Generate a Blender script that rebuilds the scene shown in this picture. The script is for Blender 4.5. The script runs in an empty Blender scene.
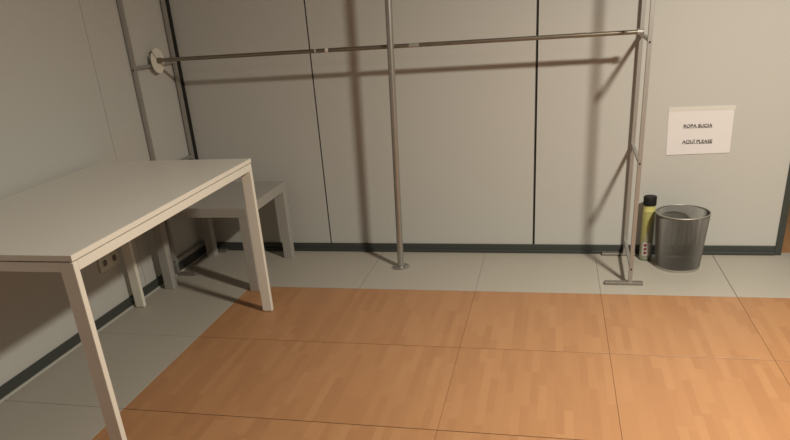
import bpy, bmesh, math, random
from mathutils import Vector, Matrix
random.seed(4)
S = bpy.context.scene
C = S.collection
PI = math.pi

# ------------------------------------------------------------------ helpers
def obj(name, bm, mats, parent=None, loc=(0, 0, 0), smooth=False):
    me = bpy.data.meshes.new(name)
    bmesh.ops.recalc_face_normals(bm, faces=bm.faces[:])
    bm.to_mesh(me); bm.free()
    for m in (mats if isinstance(mats, (list, tuple)) else [mats]):
        me.materials.append(m)
    if smooth:
        for p in me.polygons: p.use_smooth = True
        try: me.set_sharp_from_angle(angle=math.radians(40))
        except Exception: pass
    o = bpy.data.objects.new(name, me); C.objects.link(o)
    o.parent = parent; o.location = loc
    return o

def tag(o, label, cat, group=None):
    o['label'] = label; o['category'] = cat
    if group: o['group'] = group
    return o

def thing(name, label, cat, loc=(0, 0, 0), rz=0, group=None):
    o = bpy.data.objects.new(name, None); C.objects.link(o)
    o.empty_display_size = 0.05
    o.location = loc; o.rotation_euler = (0, 0, rz)
    return tag(o, label, cat, group)

def struct(o):
    o['kind'] = 'structure'; return o

def box(bm, lo, hi, bev=0.0, mi=0, seg=2):
    t = bmesh.new()
    bmesh.ops.create_cube(t, size=1.0)
    c = [(a + b) / 2 for a, b in zip(lo, hi)]; d = [abs(b - a) for a, b in zip(lo, hi)]
    for v in t.verts:
        v.co = Vector((c[0] + v.co.x * d[0], c[1] + v.co.y * d[1], c[2] + v.co.z * d[2]))
    if bev:
        bmesh.ops.bevel(t, geom=t.edges[:], offset=bev, segments=seg, profile=0.5, affect='EDGES')
    for f in t.faces: f.material_index = mi
    me = bpy.data.meshes.new('tmp'); t.to_mesh(me); t.free()
    bm.from_mesh(me); bpy.data.meshes.remove(me)
    return bm

def bx(lo, hi, bev=0.0, mi=0):
    return box(bmesh.new(), lo, hi, bev, mi)

def cyl(bm, a, b, r, n=24, r2=None, mi=0):
    a, b = Vector(a), Vector(b); d = b - a
    rot = Vector((0, 0, 1)).rotation_difference(d.normalized()).to_matrix().to_4x4()
    before = set(bm.faces)
    bmesh.ops.create_cone(bm, cap_ends=True, segments=n, radius1=r, radius2=r if r2 is None else r2,
                          depth=d.length, matrix=Matrix.Translation((a + b) / 2) @ rot)
    for f in bm.faces:
        if f not in before: f.material_index = mi
    return bm

def lathe(bm, prof, n=48, mi=0, cap=True):
    rings = []
    for r, z in prof:
        if r < 1e-6: rings.append([bm.verts.new((0, 0, z))])
        else: rings.append([bm.verts.new((r * math.cos(2 * PI * k / n), r * math.sin(2 * PI * k / n), z)) for k in range(n)])
    for A, B in zip(rings, rings[1:]):
        for k in range(n):
            k2 = (k + 1) % n
            if len(A) == 1 and len(B) == 1: continue
            if len(A) == 1: f = bm.faces.new((A[0], B[k], B[k2]))
            elif len(B) == 1: f = bm.faces.new((A[k], A[k2], B[0]))
            else: f = bm.faces.new((A[k], A[k2], B[k2], B[k]))
            f.material_index = mi
    return bm

def torus(bm, R, r, z, n=72, m=12):
    rings = []
    for k in range(n):
        t = 2 * PI * k / n
        rings.append([bm.verts.new(((R + r * math.cos(2 * PI * j / m)) * math.cos(t),
                                    (R + r * math.cos(2 * PI * j / m)) * math.sin(t),
                                    z + r * math.sin(2 * PI * j / m))) for j in range(m)])
    for k in range(n):
        A, B = rings[k], rings[(k + 1) % n]
        for j in range(m):
            bm.faces.new((A[j], B[j], B[(j + 1) % m], A[(j + 1) % m]))
    return bm

# ------------------------------------------------------------------ materials
def mat(name, col, rough=0.5, metal=0.0, noise=0.0, nscale=60, bump=0.0, spec=0.5):
    m = bpy.data.materials.new(name); m.use_nodes = True
    N, L = m.node_tree.nodes, m.node_tree.links
    P = N['Principled BSDF']
    P.inputs['Base Color'].default_value = (*col, 1)
    P.inputs['Roughness'].default_value = rough
    P.inputs['Metallic'].default_value = metal
    P.inputs['Specular IOR Level'].default_value = spec
    if noise or bump:
        tc = N.new('ShaderNodeTexCoord')
        nz = N.new('ShaderNodeTexNoise'); nz.inputs['Scale'].default_value = nscale; nz.inputs['Detail'].default_value = 4
        L.new(tc.outputs['Object'], nz.inputs['Vector'])
        if noise:
            mx = N.new('ShaderNodeMix'); mx.data_type = 'RGBA'
            mx.inputs[6].default_value = (*[c * (1 - noise) for c in col], 1)
            mx.inputs[7].default_value = (*[min(1, c * (1 + noise)) for c in col], 1)
            L.new(nz.outputs['Fac'], mx.inputs[0]); L.new(mx.outputs[2], P.inputs['Base Color'])
        if bump:
            b = N.new('ShaderNodeBump'); b.inputs['Strength'].default_value = bump; b.inputs['Distance'].default_value = 0.002
            L.new(nz.outputs['Fac'], b.inputs['Height']); L.new(b.outputs['Normal'], P.inputs['Normal'])
    return m

def wood_mat():
    m = bpy.data.materials.new('strip_wood_tile'); m.use_nodes = True
    N, L = m.node_tree.nodes, m.node_tree.links
    P = N['Principled BSDF']; P.inputs['Roughness'].default_value = 0.42
    tc = N.new('ShaderNodeTexCoord'); sp = N.new('ShaderNodeSeparateXYZ'); L.new(tc.outputs['Object'], sp.inputs[0])
    def mth(op, a, b=None):
        n = N.new('ShaderNodeMath'); n.operation = op
        for i, v in enumerate((a, b)):
            if v is None: continue
            if isinstance(v, (int, float)): n.inputs[i].default_value = v
            else: L.new(v, n.inputs[i])
        return n.outputs[0]
    col = mth('FLOOR', mth('DIVIDE', sp.outputs['X'], 0.6 / 20))
    row = mth('FLOOR', mth('DIVIDE', sp.outputs['Y'], 0.6))
    cv = N.new('ShaderNodeCombineXYZ'); L.new(col, cv.inputs[0]); L.new(row, cv.inputs[1])
    w1 = N.new('ShaderNodeTexWhiteNoise'); w1.noise_dimensions = '2D'; L.new(cv.outputs[0], w1.inputs['Vector'])
    seg = mth('FLOOR', mth('ADD', mth('DIVIDE', sp.outputs['Y'], 0.235), mth('MULTIPLY', w1.outputs['Value'], 5)))
    cv2 = N.new('ShaderNodeCombineXYZ'); L.new(col, cv2.inputs[0]); L.new(seg, cv2.inputs[1]); L.new(row, cv2.inputs[2])
    w2 = N.new('ShaderNodeTexWhiteNoise'); w2.noise_dimensions = '3D'; L.new(cv2.outputs[0], w2.inputs['Vector'])
    # fine lengthwise grain
    mp = N.new('ShaderNodeMapping'); mp.inputs['Scale'].default_value = (130, 7, 1); L.new(tc.outputs['Object'], mp.inputs['Vector'])
    nz = N.new('ShaderNodeTexNoise'); nz.inputs['Scale'].default_value = 1; nz.inputs['Detail'].default_value = 3
    L.new(mp.outputs[0], nz.inputs['Vector'])
    fac = mth('ADD', mth('MULTIPLY', w2.outputs['Value'], 0.72), mth('MULTIPLY', nz.outputs['Fac'], 0.28))
    r = N.new('ShaderNodeValToRGB')
    e = r.color_ramp.elements
    e[0].position = 0.05; e[0].color = (*WOOD[0], 1)
    e[1].position = 0.95; e[1].color = (*WOOD[2], 1)
    k = e.new(0.5); k.color = (*WOOD[1], 1)
    L.new(fac, r.inputs[0]); L.new(r.outputs[0], P.inputs['Base Color'])
    return m

WOOD = [(0.402, 0.194, 0.089), (0.438, 0.217, 0.100), (0.475, 0.244, 0.115)]
M = dict(
    wall=mat('wall_laminate', (0.56, 0.55, 0.52), 0.55, noise=0.03, nscale=220, spec=0.35),
    paint=mat('room_paint', (0.30, 0.30, 0.29), 0.8),
    dark=mat('dark_joint', (0.036, 0.034, 0.030), 0.7),
    tilejoint=mat('tile_joint', (0.14, 0.095, 0.058), 0.8),
    seam=mat('pale_joint', (0.33, 0.315, 0.29), 0.7),
    skirt=mat('skirting_vinyl', (0.052, 0.057, 0.052), 0.5, noise=0.1, nscale=30),
    caulk=mat('pale_sealant', (0.55, 0.53, 0.49), 0.7),
    grey=mat('grey_tile', (0.455, 0.415, 0.36), 0.5, noise=0.07, nscale=260, spec=0.4),
    wood=wood_mat(),
    white=mat('white_lacquer', (0.88, 0.835, 0.75), 0.35, noise=0.01, nscale=20),
    top=mat('table_melamine', (0.80, 0.76, 0.69), 0.36, noise=0.015, nscale=90),
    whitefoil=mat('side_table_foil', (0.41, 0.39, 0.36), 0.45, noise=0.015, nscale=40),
    foot=mat('worn_foot_steel', (0.30, 0.27, 0.24), 0.5, 0.6, noise=0.2, nscale=45),
    steel=mat('zinc_steel', (0.47, 0.455, 0.43), 0.42, 0.85, noise=0.12, nscale=45),
    post=mat('grey_steel_tube', (0.43, 0.41, 0.385), 0.48, 0.6, noise=0.08, nscale=45),
    rail=mat('brown_steel_rail', (0.27, 0.235, 0.19), 0.4, 0.8, noise=0.25, nscale=25),
    screw=mat('screw_head', (0.05, 0.045, 0.04), 0.5, 0.6),
    tape=mat('tape_remnant', (0.75, 0.71, 0.64), 0.6),
    foiltape=mat('silver_tape', (0.42, 0.40, 0.36), 0.5, 0.4),
    plastic=mat('white_plastic', (0.70, 0.67, 0.60), 0.45),
    disc=mat('divider_plastic', (0.82, 0.78, 0.68), 0.5),
    hole=mat('socket_hole', (0.13, 0.11, 0.09), 0.6),
    paper=mat('paper', (0.79, 0.755, 0.765), 0.8, noise=0.02, nscale=30),
    ink=mat('black_ink', (0.05, 0.045, 0.045), 0.7),
    clear=mat('clear_tape', (0.72, 0.70, 0.65), 0.45),
    mesh=mat('wire_mesh_silver', (0.19, 0.178, 0.162), 0.5, 0.5),
    rim=mat('rim_steel', (0.50, 0.475, 0.44), 0.45, 0.7),
    cap=mat('black_cap', (0.014, 0.013, 0.012), 0.55, spec=0.2),
    label=mat('white_label', (0.88, 0.85, 0.80), 0.5),
    red=mat('red_dot', (0.20, 0.03, 0.028), 0.5),
    yellow=mat('yellow_print', (0.62, 0.58, 0.20), 0.4),
    canbase=mat('green_base', (0.20, 0.22, 0.14), 0.4),
    farwall=mat('dark_green_wall', (0.10, 0.115, 0.085), 0.7),
)

def can_mat():
    m = bpy.data.materials.new('printed_can'); m.use_nodes = True
    N, L = m.node_tree.nodes, m.node_tree.links
    P = N['Principled BSDF']; P.inputs['Roughness'].default_value = 0.35
    tc = N.new('ShaderNodeTexCoord'); sp = N.new('ShaderNodeSeparateXYZ'); L.new(tc.outputs['Object'], sp.inputs[0])
    # a slanted swoosh: yellow green at the left and top, grey green at the lower right
    a = N.new('ShaderNodeMath'); a.operation = 'MULTIPLY_ADD'; a.inputs[1].default_value = -2.6
    L.new(sp.outputs['X'], a.inputs[0]); L.new(sp.outputs['Z'], a.inputs[2])
    r = N.new('ShaderNodeValToRGB'); e = r.color_ramp.elements
    e[0].position = 0.02; e[0].color = (0.27, 0.27, 0.20, 1)
    e[1].position = 0.33; e[1].color = (0.48, 0.45, 0.17, 1)
    k = e.new(0.165); k.color = (0.33, 0.32, 0.21, 1)
    k = e.new(0.185); k.color = (0.40, 0.38, 0.13, 1)
    k = e.new(0.25); k.color = (0.41, 0.39, 0.14, 1)
    L.new(a.outputs[0], r.inputs[0]); L.new(r.outputs[0], P.inputs['Base Color'])
    return m
M['can'] = can_mat()

# ------------------------------------------------------------------ the setting
WY = 0.567            # back wall face
LX0, LX1 = -0.519, -0.0170   # left wall: x = LX0 - 0.0185*(WY - y)
def lx(y): return LX0 + LX1 * (WY - y)
RX = 6.0; FY = -6.6; H = 2.9; EDGE = 2.70; FARY = 1.62

def make_floor():
    bm = bmesh.new()
    g = 0.0006
    box(bm, (-0.75, FY, -0.05), (RX + 0.1, FARY, -0.004), mi=2)
    for i in range(-2, 11):
        for j in range(-3, 12):
            x0, x1 = i * 0.6, i * 0.6 + 0.6
            y1 = -j * 0.6; y0 = y1 - 0.6
            x0 = max(x0, -0.70); x1 = min(x1, RX); y0 = max(y0, FY); y1 = min(y1, FARY)
            if x1 - x0 < 0.02 or y1 - y0 < 0.02: continue
            wood = (i >= 0 and j >= 0) or j <= -2
            if j <= -2 and x1 < 2.3: continue
            gy = 0.0031 if wood else 0.0018
            wide = {1: 0.0017, 4: 0.0012}
            gl, gr = (g, g) if wood else (wide.get(i, g), wide.get(i + 1, g))
            box(bm, (x0 + gl, y0 + g, -0.02), (x1 - gr, y1 - gy, 0.0), bev=0.0006, mi=0 if wood else 1, seg=1)
    return obj('floor', bm, [M['wood'], M['grey'], M['tilejoint']])
struct(make_floor())

# back wall: laminate panels on a dark backing, open dark joints
bm = bmesh.new()
box(bm, (-0.62, WY + 0.012, 0), (EDGE, WY + 0.05, H), mi=1)
xs = [LX0 - 0.09, 0.279, 1.467, EDGE]
for a, b in zip(xs, xs[1:]):
    ga = 0.0045 if a > 0 else 0; gb = 0.0045 if b < EDGE - 0.01 else 0
    if a > 1: ga = 0.006
    if 1 < b < 2: gb = 0.006
    box(bm, (a + ga, WY, 0.0), (b - gb, WY + 0.03, H), mi=0)
struct(obj('wall_back', bm, [M['wall'], M['dark']]))

# left wall, slightly out of square, thin joints
def slab_left(bm, y0, y1, z0, z1, t, off, mi=0, bev=0):
    t2 = bmesh.new(); box(t2, (0, 0, 0), (1, 1, 1))
    for v in t2.verts:
        y = y0 + (y1 - y0) * v.co.y
        v.co = Vector((lx(y) + off - t * (1 - v.co.x), y, z0 + (z1 - z0) * v.co.z))
    for f in t2.faces: f.material_index = mi
    me = bpy.data.meshes.new('tmp'); t2.to_mesh(me); t2.free(); bm.from_mesh(me); bpy.data.meshes.remove(me)
    return bm
bm = bmesh.new()
slab_left(bm, FY, WY + 0.03, 0, H, 0.05, -0.004, mi=1)
ys = [WY + 0.02, -0.141, -1.331, -2.521, -3.711, -4.901, FY]
for a, b in zip(ys, ys[1:]):
    slab_left(bm, b + 0.0016, a - 0.0016, 0, H, 0.03, 0.0)
struct(obj('wall_left', bm, [M['wall'], M['seam']]))

struct(obj('ceiling', bx((-0.75, FY, H), (RX + 0.1, FARY + 0.1, H + 0.05)), M['paint']))
struct(obj('wall_right', bx((RX, FY, 0), (RX + 0.1, FARY, H)), M['paint']))
struct(obj('wall_front', bx((-0.75, FY - 0.1, 0), (RX + 0.1, FY, H)), M['paint']))
struct(obj('wall_far', bx((2.2, FARY, 0), (RX + 0.1, FARY + 0.1, H)), M['farwall']))

# skirtings: coved vinyl with a small foot
bm = bmesh.new()
box(bm, (LX0 + 0.004, WY - 0.008, 0.001), (EDGE, WY, 0.050), bev=0.002)
box(bm, (LX0 + 0.004, WY - 0.016, 0.001), (EDGE, WY - 0.006, 0.019), bev=0.003)
struct(obj('baseboard_back', bm, M['skirt']))
bm = bmesh.new()
slab_left(bm, FY, WY - 0.017, 0.001, 0.052, 0.008, 0.008)
slab_left(bm, FY, WY - 0.017, 0.001, 0.008, 0.012, 0.017, mi=1)
struct(obj('baseboard_left', bm, [M['skirt'], M['caulk']]))
# dark corner profile and the dark jamb at the free end of the wall
struct(obj('trim_1', bx((LX0 + 0.006, WY - 0.004, 0.052), (LX0 + 0.033, WY - 0.0002, H), bev=0.001), M['dark']))
struct(obj('trim_2', bx((EDGE, WY - 0.010, 0.0), (EDGE + 0.032, WY + 0.062, H), bev=0.002), M['skirt']))

# ------------------------------------------------------------------ the big white table
def big_table():
    L, Wd, Ht = 1.25, 0.745, 0.742
    t = thing('dining_table', 'long white table with square legs in the left foreground along the wall', 'table', (-0.127, -0.915, 0))
    hx, hy = Wd / 2, L / 2
    obj('tabletop', bx((-hx, -hy, Ht - 0.018), (hx, hy, Ht), bev=0.0015), M['top'], t)
    edge = bmesh.new()
    e = 0.0012
    for lo, hi in (((hx, -hy - e, Ht - 0.0175), (hx + e, hy + e, Ht - 0.0005)), ((-hx - e, -hy - e, Ht - 0.0175), (-hx, hy + e, Ht - 0.0005)),
                   ((-hx, -hy - e, Ht - 0.0175), (hx, -hy, Ht - 0.0005)), ((-hx, hy, Ht - 0.0175), (hx, hy + e, Ht - 0.0005))):
        box(edge, lo, hi)
    obj('edge_band', edge, M['white'], t)
    za, zb = Ht - 0.0222, Ht - 0.0515
    gap = bx((-hx + 0.012, -hy + 0.012, za - 0.004), (hx - 0.012, hy - 0.012, Ht - 0.018))
    obj('spacer', gap, M['dark'], t)
    lw, lt = 0.048, 0.022
    fr = bmesh.new()
    th = 0.022
    for lo, hi in (((-hx + lw, -hy, zb), (hx - lw, -hy + th, za)), ((-hx + lw, hy - th, zb), (hx - lw, hy, za)),
                   ((-hx, -hy + lt, zb), (-hx + th, hy - lt, za)), ((hx - th, -hy + lt, zb), (hx, hy - lt, za))):
        box(fr, lo, hi, bev=0.001)
    obj('apron', fr, M['white'], t)
    for sx in (-1, 1):
        for sy in (-1, 1):
            x0, x1 = sorted((sx * hx, sx * (hx - lw))); y0, y1 = sorted((sy * hy, sy * (hy - lt)))
            lg = obj('leg', bx((x0, y0, 0.004), (x1, y1, za), bev=0.002), M['white'], t)
            obj('foot_pad', bx((x0 + 0.004, y0 + 0.004, 0.0), (x1 - 0.004, y1 - 0.004, 0.006)), M['plastic'], lg)
    return t
big_table()

# ------------------------------------------------------------------ low side table in the corner
def side_table():
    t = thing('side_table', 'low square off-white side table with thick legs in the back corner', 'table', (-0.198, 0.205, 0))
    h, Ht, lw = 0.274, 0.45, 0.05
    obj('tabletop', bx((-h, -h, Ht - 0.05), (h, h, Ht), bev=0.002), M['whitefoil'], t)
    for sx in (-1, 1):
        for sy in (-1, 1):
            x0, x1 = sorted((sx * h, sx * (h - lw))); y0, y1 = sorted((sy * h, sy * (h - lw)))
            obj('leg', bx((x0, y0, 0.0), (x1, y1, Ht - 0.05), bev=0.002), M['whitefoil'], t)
    return t
side_table()

# ------------------------------------------------------------------ clothes rack
def clothes_rack():
    t = thing('clothes_rack', 'grey metal clothes rack with square posts, long rail and round centre pole', 'clothes rack', (0.73, 0.33, 0))
    ox, oy = 0.73, 0.33
    TOP = 2.12; hw = 0.0092
    RZ = 1.137; RYE = 0.352
    def ry(x): return 0.340 + (RYE - 0.340) * (x + 0.5) / 2.442
    def P(x, y, z): return (x - ox, y - oy, z)
    def B(x0, y0, z0, x1, y1, z1, bev=0.001): return bx(P(x0, y0, z0), P(x1, y1, z1), bev)
    for side, XF, XB, yf, yb, x_in, x_out in (('L', -0.511, -0.502, 0.142, 0.530, 0.115, 0.012), ('R', 1.943, 1.953, 0.126, 0.540, 0.120, 0.060)):
        s = 1 if side == 'L' else -1
        for X, y in ((XF, yf), (XB, yb)):
            a, b = sorted((X - s * x_out, X + s * x_in))
            fo = obj('foot', B(a, y - 0.016, 0.0, b, y + 0.016, 0.015, 0.004), M['foot'], t)
            po = obj('upright_post', B(X - hw, y - hw, 0.015, X + hw, y + hw, TOP), M['post'], t)
            cp = obj('post_cap', B(X - hw - 0.001, y - hw - 0.001, TOP, X + hw + 0.001, y + hw + 0.001, TOP + 0.006, 0.002), M['cap'], po)
            if y == yf:
                for z in (0.081, 0.594, 1.107, 2.07):
                    obj('screw_head', cyl(bmesh.new(), P(X, y - hw - 0.0025, z), P(X, y - hw + 0.001, z), 0.0042, 12), M['screw'], po)
        for z in (0.081, 0.594, 1.115, 2.07):
            bm = bmesh.new()
            box(bm, (-0.007, 0, z - 0.0075), (0.007, 1, z + 0.0075), 0.001)
            for v in bm.verts:
                f = v.co.y
                v.co = Vector(P(v.co.x + XF + (XB - XF) * f, yf + hw + (yb - yf - 2 * hw) * f, v.co.z))
            obj('crossbar', bm, M['post'], t)
    # rails run between the end frames
    for z, nm in ((RZ, 'hanging_rail'), (2.098, 'upper_rail')):
        bm = bmesh.new(); cyl(bm, P(-0.500, 0.340, z), P(1.942, RYE, z), 0.0098, 20)
        r = obj(nm, bm, M['rail'], t, smooth=True)
        if nm == 'hanging_rail':
            r['label'] = 'brown metal rail'
            for x0, x1, m, rr, nm2 in ((0.440, 0.455, 'tape', 0.0108, 'tape_remnant'), (0.385, 0.390, 'tape', 0.0102, 'tape_remnant'),
                                       (0.512, 0.560, 'rail', 0.0104, 'tape_remnant'), (0.865, 0.915, 'foiltape', 0.0104, 'tape_remnant'),
                                       (1.64, 1.69, 'rail', 0.0106, 'tape_remnant')):
                bm = bmesh.new(); cyl(bm, P(x0, ry(x0), z), P(x1, ry(x1), z), rr, 20)
                q = obj(nm2, bm, M[m], r, smooth=True)
            bm = bmesh.new(); cyl(bm, P(1.914, ry(1.914), z), P(1.938, ry(1.938), z), 0.0135, 20)
            obj('rail_connector', bm, M['post'], r, smooth=True)
            bm = bmesh.new(); cyl(bm, P(-0.484, 0.340, z), P(-0.470, 0.340, z), 0.0135, 20)
            obj('rail_connector', bm, M['rail'], r, smooth=True)
    # round centre pole on a disc base, in front of the rail
    bm = bmesh.new(); cyl(bm, P(0.757, 0.312, 0.004), P(0.757 + 0.020 * TOP, 0.312, TOP), 0.0168, 32)
    p = obj('centre_pole', bm, M['steel'], t, smooth=True); p['label'] = 'round grey pole on a disc base'
    bm = lathe(bmesh.new(), [(0, 0), (0.048, 0), (0.048, 0.004), (0.044, 0.007), (0.022, 0.008), (0.021, 0.024), (0.0165, 0.026)], 40)
    for v in bm.verts: v.co += Vector(P(0.757, 0.312, 0))
    fl = obj('base_flange', bm, M['steel'], p, smooth=True)
    for k in range(4):
        a = PI / 4 + k * PI / 2
        c = (0.757 + 0.035 * math.cos(a), 0.312 + 0.035 * math.sin(a))
        obj('flange_screw', cyl(bmesh.new(), P(c[0], c[1], 0.006), P(c[0], c[1], 0.010), 0.004, 10), M['screw'], p)
    return t
clothes_rack()

# white round size divider hanging on the left end of the rail
def divider():
    t = thing('size_divider', 'round white slotted disc hung on the rail end by the left posts', 'disc', (-0.489, 0.340, 1.137))
    R, r, th, n = 0.062, 0.0145, 0.004, 64
    bm = bmesh.new()
    a0 = math.radians(132); half = 0.08     # slot from the hole to the rim
    def ring(x):
        o = []; i = []
        for k in range(n + 1):
            u = a0 + half + (2 * PI - 2 * half) * k / n
            o.append(bm.verts.new((x, R * math.cos(u), R * math.sin(u) - 0.002)))
            uu = a0 + half * 2.2 + (2 * PI - 4.4 * half) * k / n
            i.append(bm.verts.new((x, r * math.cos(uu), r * math.sin(uu) - 0.002)))
        return o, i
    o1, i1 = ring(-th / 2); o2, i2 = ring(th / 2)
    for k in range(n):
        bm.faces.new((o1[k], o1[k + 1], i1[k + 1], i1[k])); bm.faces.new((o2[k], i2[k], i2[k + 1], o2[k + 1]))
        bm.faces.new((o1[k], o2[k], o2[k + 1], o1[k + 1])); bm.faces.new((i1[k], i1[k + 1], i2[k + 1], i2[k]))
    for k in (0, n):
        bm.faces.new((o1[k], i1[k], i2[k], o2[k]))
    obj('disc_plate', bm, M['disc'], t)
    bm = bmesh.new(); box(bm, (0.0025, 0.016, -0.018), (0.014, 0.026, -0.004), 0.003)
    obj('clip_tab', bm, M['plastic'], t)
    return t
divider()

# ------------------------------------------------------------------ wall socket
def socket():
    yc, zc = -0.385, 0.286
    a = math.atan(0.017)
    t = thing('wall_socket', 'white double power socket on the left wall under the long table', 'power socket', (lx(yc), yc, zc), -a)
    obj('cover_plate', bx((0, -0.076, -0.040), (0.009, 0.076, 0.040), 0.003), M['plastic'], t)
    for s in (-1, 1):
        bm = bmesh.new()
        y = s * 0.0365
        rot = Matrix.Rotation(PI / 2, 4, 'Y')
        prof = [(0.0, 0.0098), (0.0195, 0.0098), (0.0195, 0.0105), (0.0225, 0.0120), (0.0250, 0.0105), (0.0252, 0.0085)]
        lathe(bm, prof, 40)
        for v in bm.verts: v.co = rot @ v.co; v.co.y += y
        ins = obj('socket_insert', bm, M['plastic'], t, smooth=True)
        bm = bmesh.new()
        cyl(bm, (0.0094, y, -0.001), (0.0102, y, -0.001), 0.0155, 28)
        obj('socket_well', bm, M['hole'], ins)
        bm = bmesh.new()
        for d in (-1, 1): cyl(bm, (0.0100, y + d * 0.0085, 0), (0.0106, y + d * 0.0085, 0), 0.003, 12)
        obj('contact_pins', bm, M['steel'], ins)
    return t
socket()

# ------------------------------------------------------------------ paper sign
def sign():
    t = thing('paper_sign', 'white paper sheet with two underlined lines of text taped to the wall', 'sign', (2.267, WY, 0.643), 0)
    bm = bmesh.new()
    nx, nz = 24, 18
    TL, TR, BR, BL = (-0.153, 0.110), (0.148, 0.107), (0.151, -0.104), (-0.147, -0.110)
    def layer(dy):
        G = []
        for j in range(nz + 1):
            row = []
            for i in range(nx + 1):
                u, v = i / nx, j / nz
                x = (TL[0] * (1 - u) + TR[0] * u) * (1 - v) + (BL[0] * (1 - u) + BR[0] * u) * v
                z = (TL[1] * (1 - u) + TR[1] * u) * (1 - v) + (BL[1] * (1 - u) + BR[1] * u) * v
                row.append(bm.verts.new((x, -0.0012 - 0.0022 * v * v - 0.0003 * math.sin(u * 7) + dy, z)))
            G.append(row)
        return G
    F, K = layer(0), layer(0.0004)
    for j in range(nz):
        for i in range(nx):
            bm.faces.new((F[j][i], F[j + 1][i], F[j + 1][i + 1], F[j][i + 1]))
            bm.faces.new((K[j][i], K[j][i + 1], K[j + 1][i + 1], K[j + 1][i]))
    loop = [(0, i) for i in range(nx)] + [(j, nx) for j in range(nz)] + [(nz, i) for i in range(nx, 0, -1)] + [(j, 0) for j in range(nz, 0, -1)]
    for (j, i), (j2, i2) in zip(loop, loop[1:] + loop[:1]):
        bm.faces.new((F[j][i], F[j2][i2], K[j2][i2], K[j][i]))
    obj('sheet', bm, M['paper'], t)
    bm = bmesh.new()
    A = [(-0.155, 0.125), (0.152, 0.1255), (0.153, 0.106), (-0.154, 0.1055)]
    f = [bm.verts.new((x, -0.0022, z)) for x, z in A]; k = [bm.verts.new((x, -0.0001, z)) for x, z in A]
    bm.faces.new(f); bm.faces.new(k[::-1])
    for i in range(4): bm.faces.new((f[i], k[i], k[(i + 1) % 4], f[(i + 1) % 4]))
    obj('tape_strip', bm, M['clear'], t)
    dg = bpy.context.evaluated_depsgraph_get
    for txt, x0, x1, z0, z1 in (('ROPA SUCIA', -0.077, 0.056, 0.0265, 0.0415), ('AQU\u00cd PLEASE', -0.076, 0.064, -0.0515, -0.0355)):
        cu = bpy.data.curves.new('lettering', 'FONT'); cu.body = txt; cu.size = 0.02; cu.offset = 0.00018; cu.extrude = 0.0001; cu.space_character = 1.0
        o = bpy.data.objects.new('tmp_text', cu); C.objects.link(o)
        me = bpy.data.meshes.new_from_object(o.evaluated_get(dg()))
        C.objects.unlink(o); bpy.data.objects.remove(o)
        bm = bmesh.new(); bm.from_mesh(me); bpy.data.meshes.remove(me)
        lo = min(v.co.x for v in bm.verts); hi = max(v.co.x for v in bm.verts)
        cap = 0.0146
        for v in bm.verts:
            x = x0 + (v.co.x - lo) / (hi - lo) * (x1 - x0)
            z = z0 + v.co.y / cap * (z1 - z0)
            slope = 0.004 * (x - x0) / (x1 - x0) * 0
            v.co = Vector((x, -0.0047 + v.co.z * 0.3, z + slope))
        box(bm, (x0, -0.00485, z0 - 0.0034), (x1, -0.0046, z0 - 0.0022))
        obj('lettering', bm, M['ink'], t)
    return t
sign()

# ------------------------------------------------------------------ mesh waste bin
def bin_():
    t = thing('waste_bin', 'round silver wire-mesh waste bin standing by the back wall under the sign', 'bin', (2.198, 0.386, 0))
    r0, r1, z0, z1 = 0.106, 0.126, 0.014, 0.285
    n, m = 120, 54
    # woven mesh: two families of fine wires crossing on the diagonal
    bm = bmesh.new()
    V = [[bm.verts.new(((r0 + (r1 - r0) * j / m) * math.cos(2 * PI * (i + 0.5 * (j % 2)) / n),
                        (r0 + (r1 - r0) * j / m) * math.sin(2 * PI * (i + 0.5 * (j % 2)) / n),
                        z0 + (z1 - z0) * j / m)) for i in range(n)] for j in range(m + 1)]
    for j in range(0, m - 1):
        for i in range(n):
            a = V[j][i]; c = V[j + 2][i]
            if j % 2 == 0: l, r = V[j + 1][(i - 1) % n], V[j + 1][i]
            else: l, r = V[j + 1][i], V[j + 1][(i + 1) % n]
            bm.faces.new((a, r, c, l))
    o = obj('mesh_basket', bm, M['mesh'], t)
    w = o.modifiers.new('wire', 'WIREFRAME'); w.thickness = 0.0031; w.use_replace = True; w.use_even_offset = False
    bm = torus(bmesh.new(), r1 + 0.001, 0.0034, z1 + 0.002)
    obj('rim', bm, M['rim'], t, smooth=True)
    bm = lathe(bmesh.new(), [(r0 - 0.003, 0.009), (r0 - 0.003, 0.0), (r0 + 0.001, 0.0), (r0 + 0.0022, 0.014), (r0 - 0.001, 0.014), (r0 - 0.003, 0.009)], 72)
    obj('base_ring', bm, M['rim'], t, smooth=True)
    bm = lathe(bmesh.new(), [(0, 0.004), (r0 - 0.0035, 0.004), (r0 - 0.0035, 0.008), (0, 0.008)], 72)
    obj('base', bm, M['mesh'], t, smooth=True)
    return t
bin_()

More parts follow.
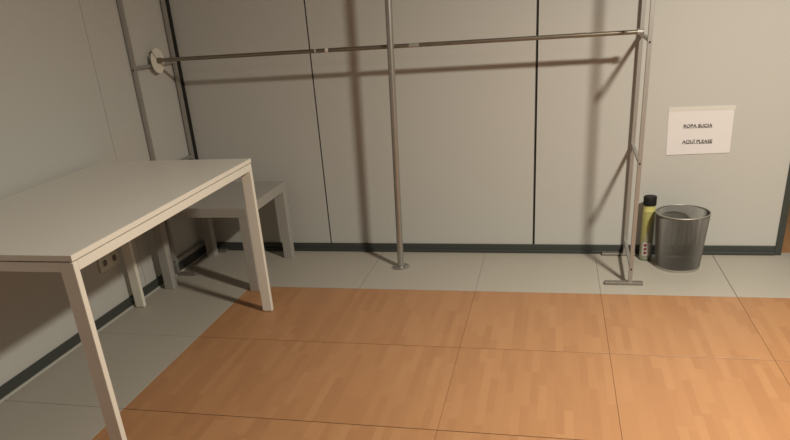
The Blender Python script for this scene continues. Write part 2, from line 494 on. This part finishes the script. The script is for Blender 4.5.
# ------------------------------------------------------------------ spray can
def can():
    t = thing('spray_can', 'tall yellow-green spray can with a black cap beside the waste bin', 'spray can', (2.052, 0.482, 0))
    r = 0.0315
    prof = [(0, 0.003), (r - 0.004, 0.003), (r - 0.001, 0.0), (r + 0.0005, 0.003), (r + 0.0005, 0.010), (r, 0.012)]
    obj('base_rim', lathe(bmesh.new(), prof, 48), M['canbase'], t, smooth=True)
    b = obj('can_body', lathe(bmesh.new(), [(r, 0.012), (r, 0.262), (r - 0.001, 0.268)], 48), M['can'], t, smooth=True)
    obj('shoulder_band', lathe(bmesh.new(), [(r - 0.001, 0.268), (r - 0.002, 0.270), (r - 0.002, 0.294), (r - 0.006, 0.298), (0, 0.298)], 48), M['yellow'], t, smooth=True)
    obj('cap', lathe(bmesh.new(), [(0, 0.298), (r - 0.004, 0.298), (r + 0.001, 0.2985), (r + 0.001, 0.340), (r - 0.001, 0.3425), (r - 0.004, 0.343), (0, 0.343)], 48), M['cap'], t, smooth=True)
    # curved white label with three red dots, facing the room
    def patch(bm, a0, a1, z0, z1, rad, n=12, mi=0):
        A = [(bm.verts.new((rad * math.cos(a0 + (a1 - a0) * k / n), rad * math.sin(a0 + (a1 - a0) * k / n), z0)),
              bm.verts.new((rad * math.cos(a0 + (a1 - a0) * k / n), rad * math.sin(a0 + (a1 - a0) * k / n), z1))) for k in range(n + 1)]
        fs = [bm.faces.new((A[k][0], A[k + 1][0], A[k + 1][1], A[k][1])) for k in range(n)]
        bmesh.ops.solidify(bm, geom=fs, thickness=0.0004)
    ac = math.radians(262)       # towards the room
    bm = bmesh.new(); patch(bm, ac - 0.62, ac + 0.75, 0.030, 0.102, r + 0.0006)
    lb = obj('label', bm, M['label'], t, smooth=True); lb['label'] = 'white label with red dots'
    bm = bmesh.new()
    for z in (0.046, 0.067, 0.088):
        u = ac - 0.10
        c = Vector((math.cos(u), math.sin(u), 0))
        cyl(bm, c * (r - 0.002) + Vector((0, 0, z)), c * (r + 0.0022) + Vector((0, 0, z)), 0.0075, 16)
    obj('red_dots', bm, M['red'], lb)
    return t
can()

# ------------------------------------------------------------------ light
def lamp(name, loc, power, col, size, look):
    l = bpy.data.lights.new(name, 'AREA'); l.shape = 'DISK'; l.size = size; l.energy = power; l.color = col
    o = bpy.data.objects.new(name, l); C.objects.link(o); o.location = loc
    o.rotation_euler = (Vector(look) - Vector(loc)).to_track_quat('-Z', 'Y').to_euler()
    return o
lamp('ceiling_lamp', (2.61, -1.44, 2.26), 96, (1.0, 0.94, 0.79), 0.22, (2.61, -1.44, 0))

lamp('rear_fill_light', (0.8, -4.6, 2.84), 9.5, (0.92, 0.96, 1.0), 1.2, (0.8, -4.2, 0))  # added fill behind the camera, lifts front faces and shadows; no actual lamp there

w = bpy.data.worlds.new('world'); S.world = w; w.use_nodes = True
w.node_tree.nodes['Background'].inputs[0].default_value = (1.0, 0.97, 0.90, 1)
w.node_tree.nodes['Background'].inputs[1].default_value = 0.022

# ------------------------------------------------------------------ camera
cd = bpy.data.cameras.new('camera'); cam = bpy.data.objects.new('camera', cd); C.objects.link(cam)
cam.location = (1.55395778, -3.07734719, 1.32208760)
cam.rotation_euler = (1.14714655, 0.0663923174, 0.212432126)
cd.sensor_fit = 'HORIZONTAL'; cd.sensor_width = 36; cd.lens = 672.571785 / 790 * 36
cd.shift_x = -1.704 / 790; cd.shift_y = 87.658 / 790
cd.clip_start = 0.02
S.camera = cam

S.view_settings.view_transform = 'Standard'
try: S.view_settings.look = 'None'
except Exception: pass
S.view_settings.gamma = 1.0; S.view_settings.use_curve_mapping = False
S.view_settings.exposure = 0.0
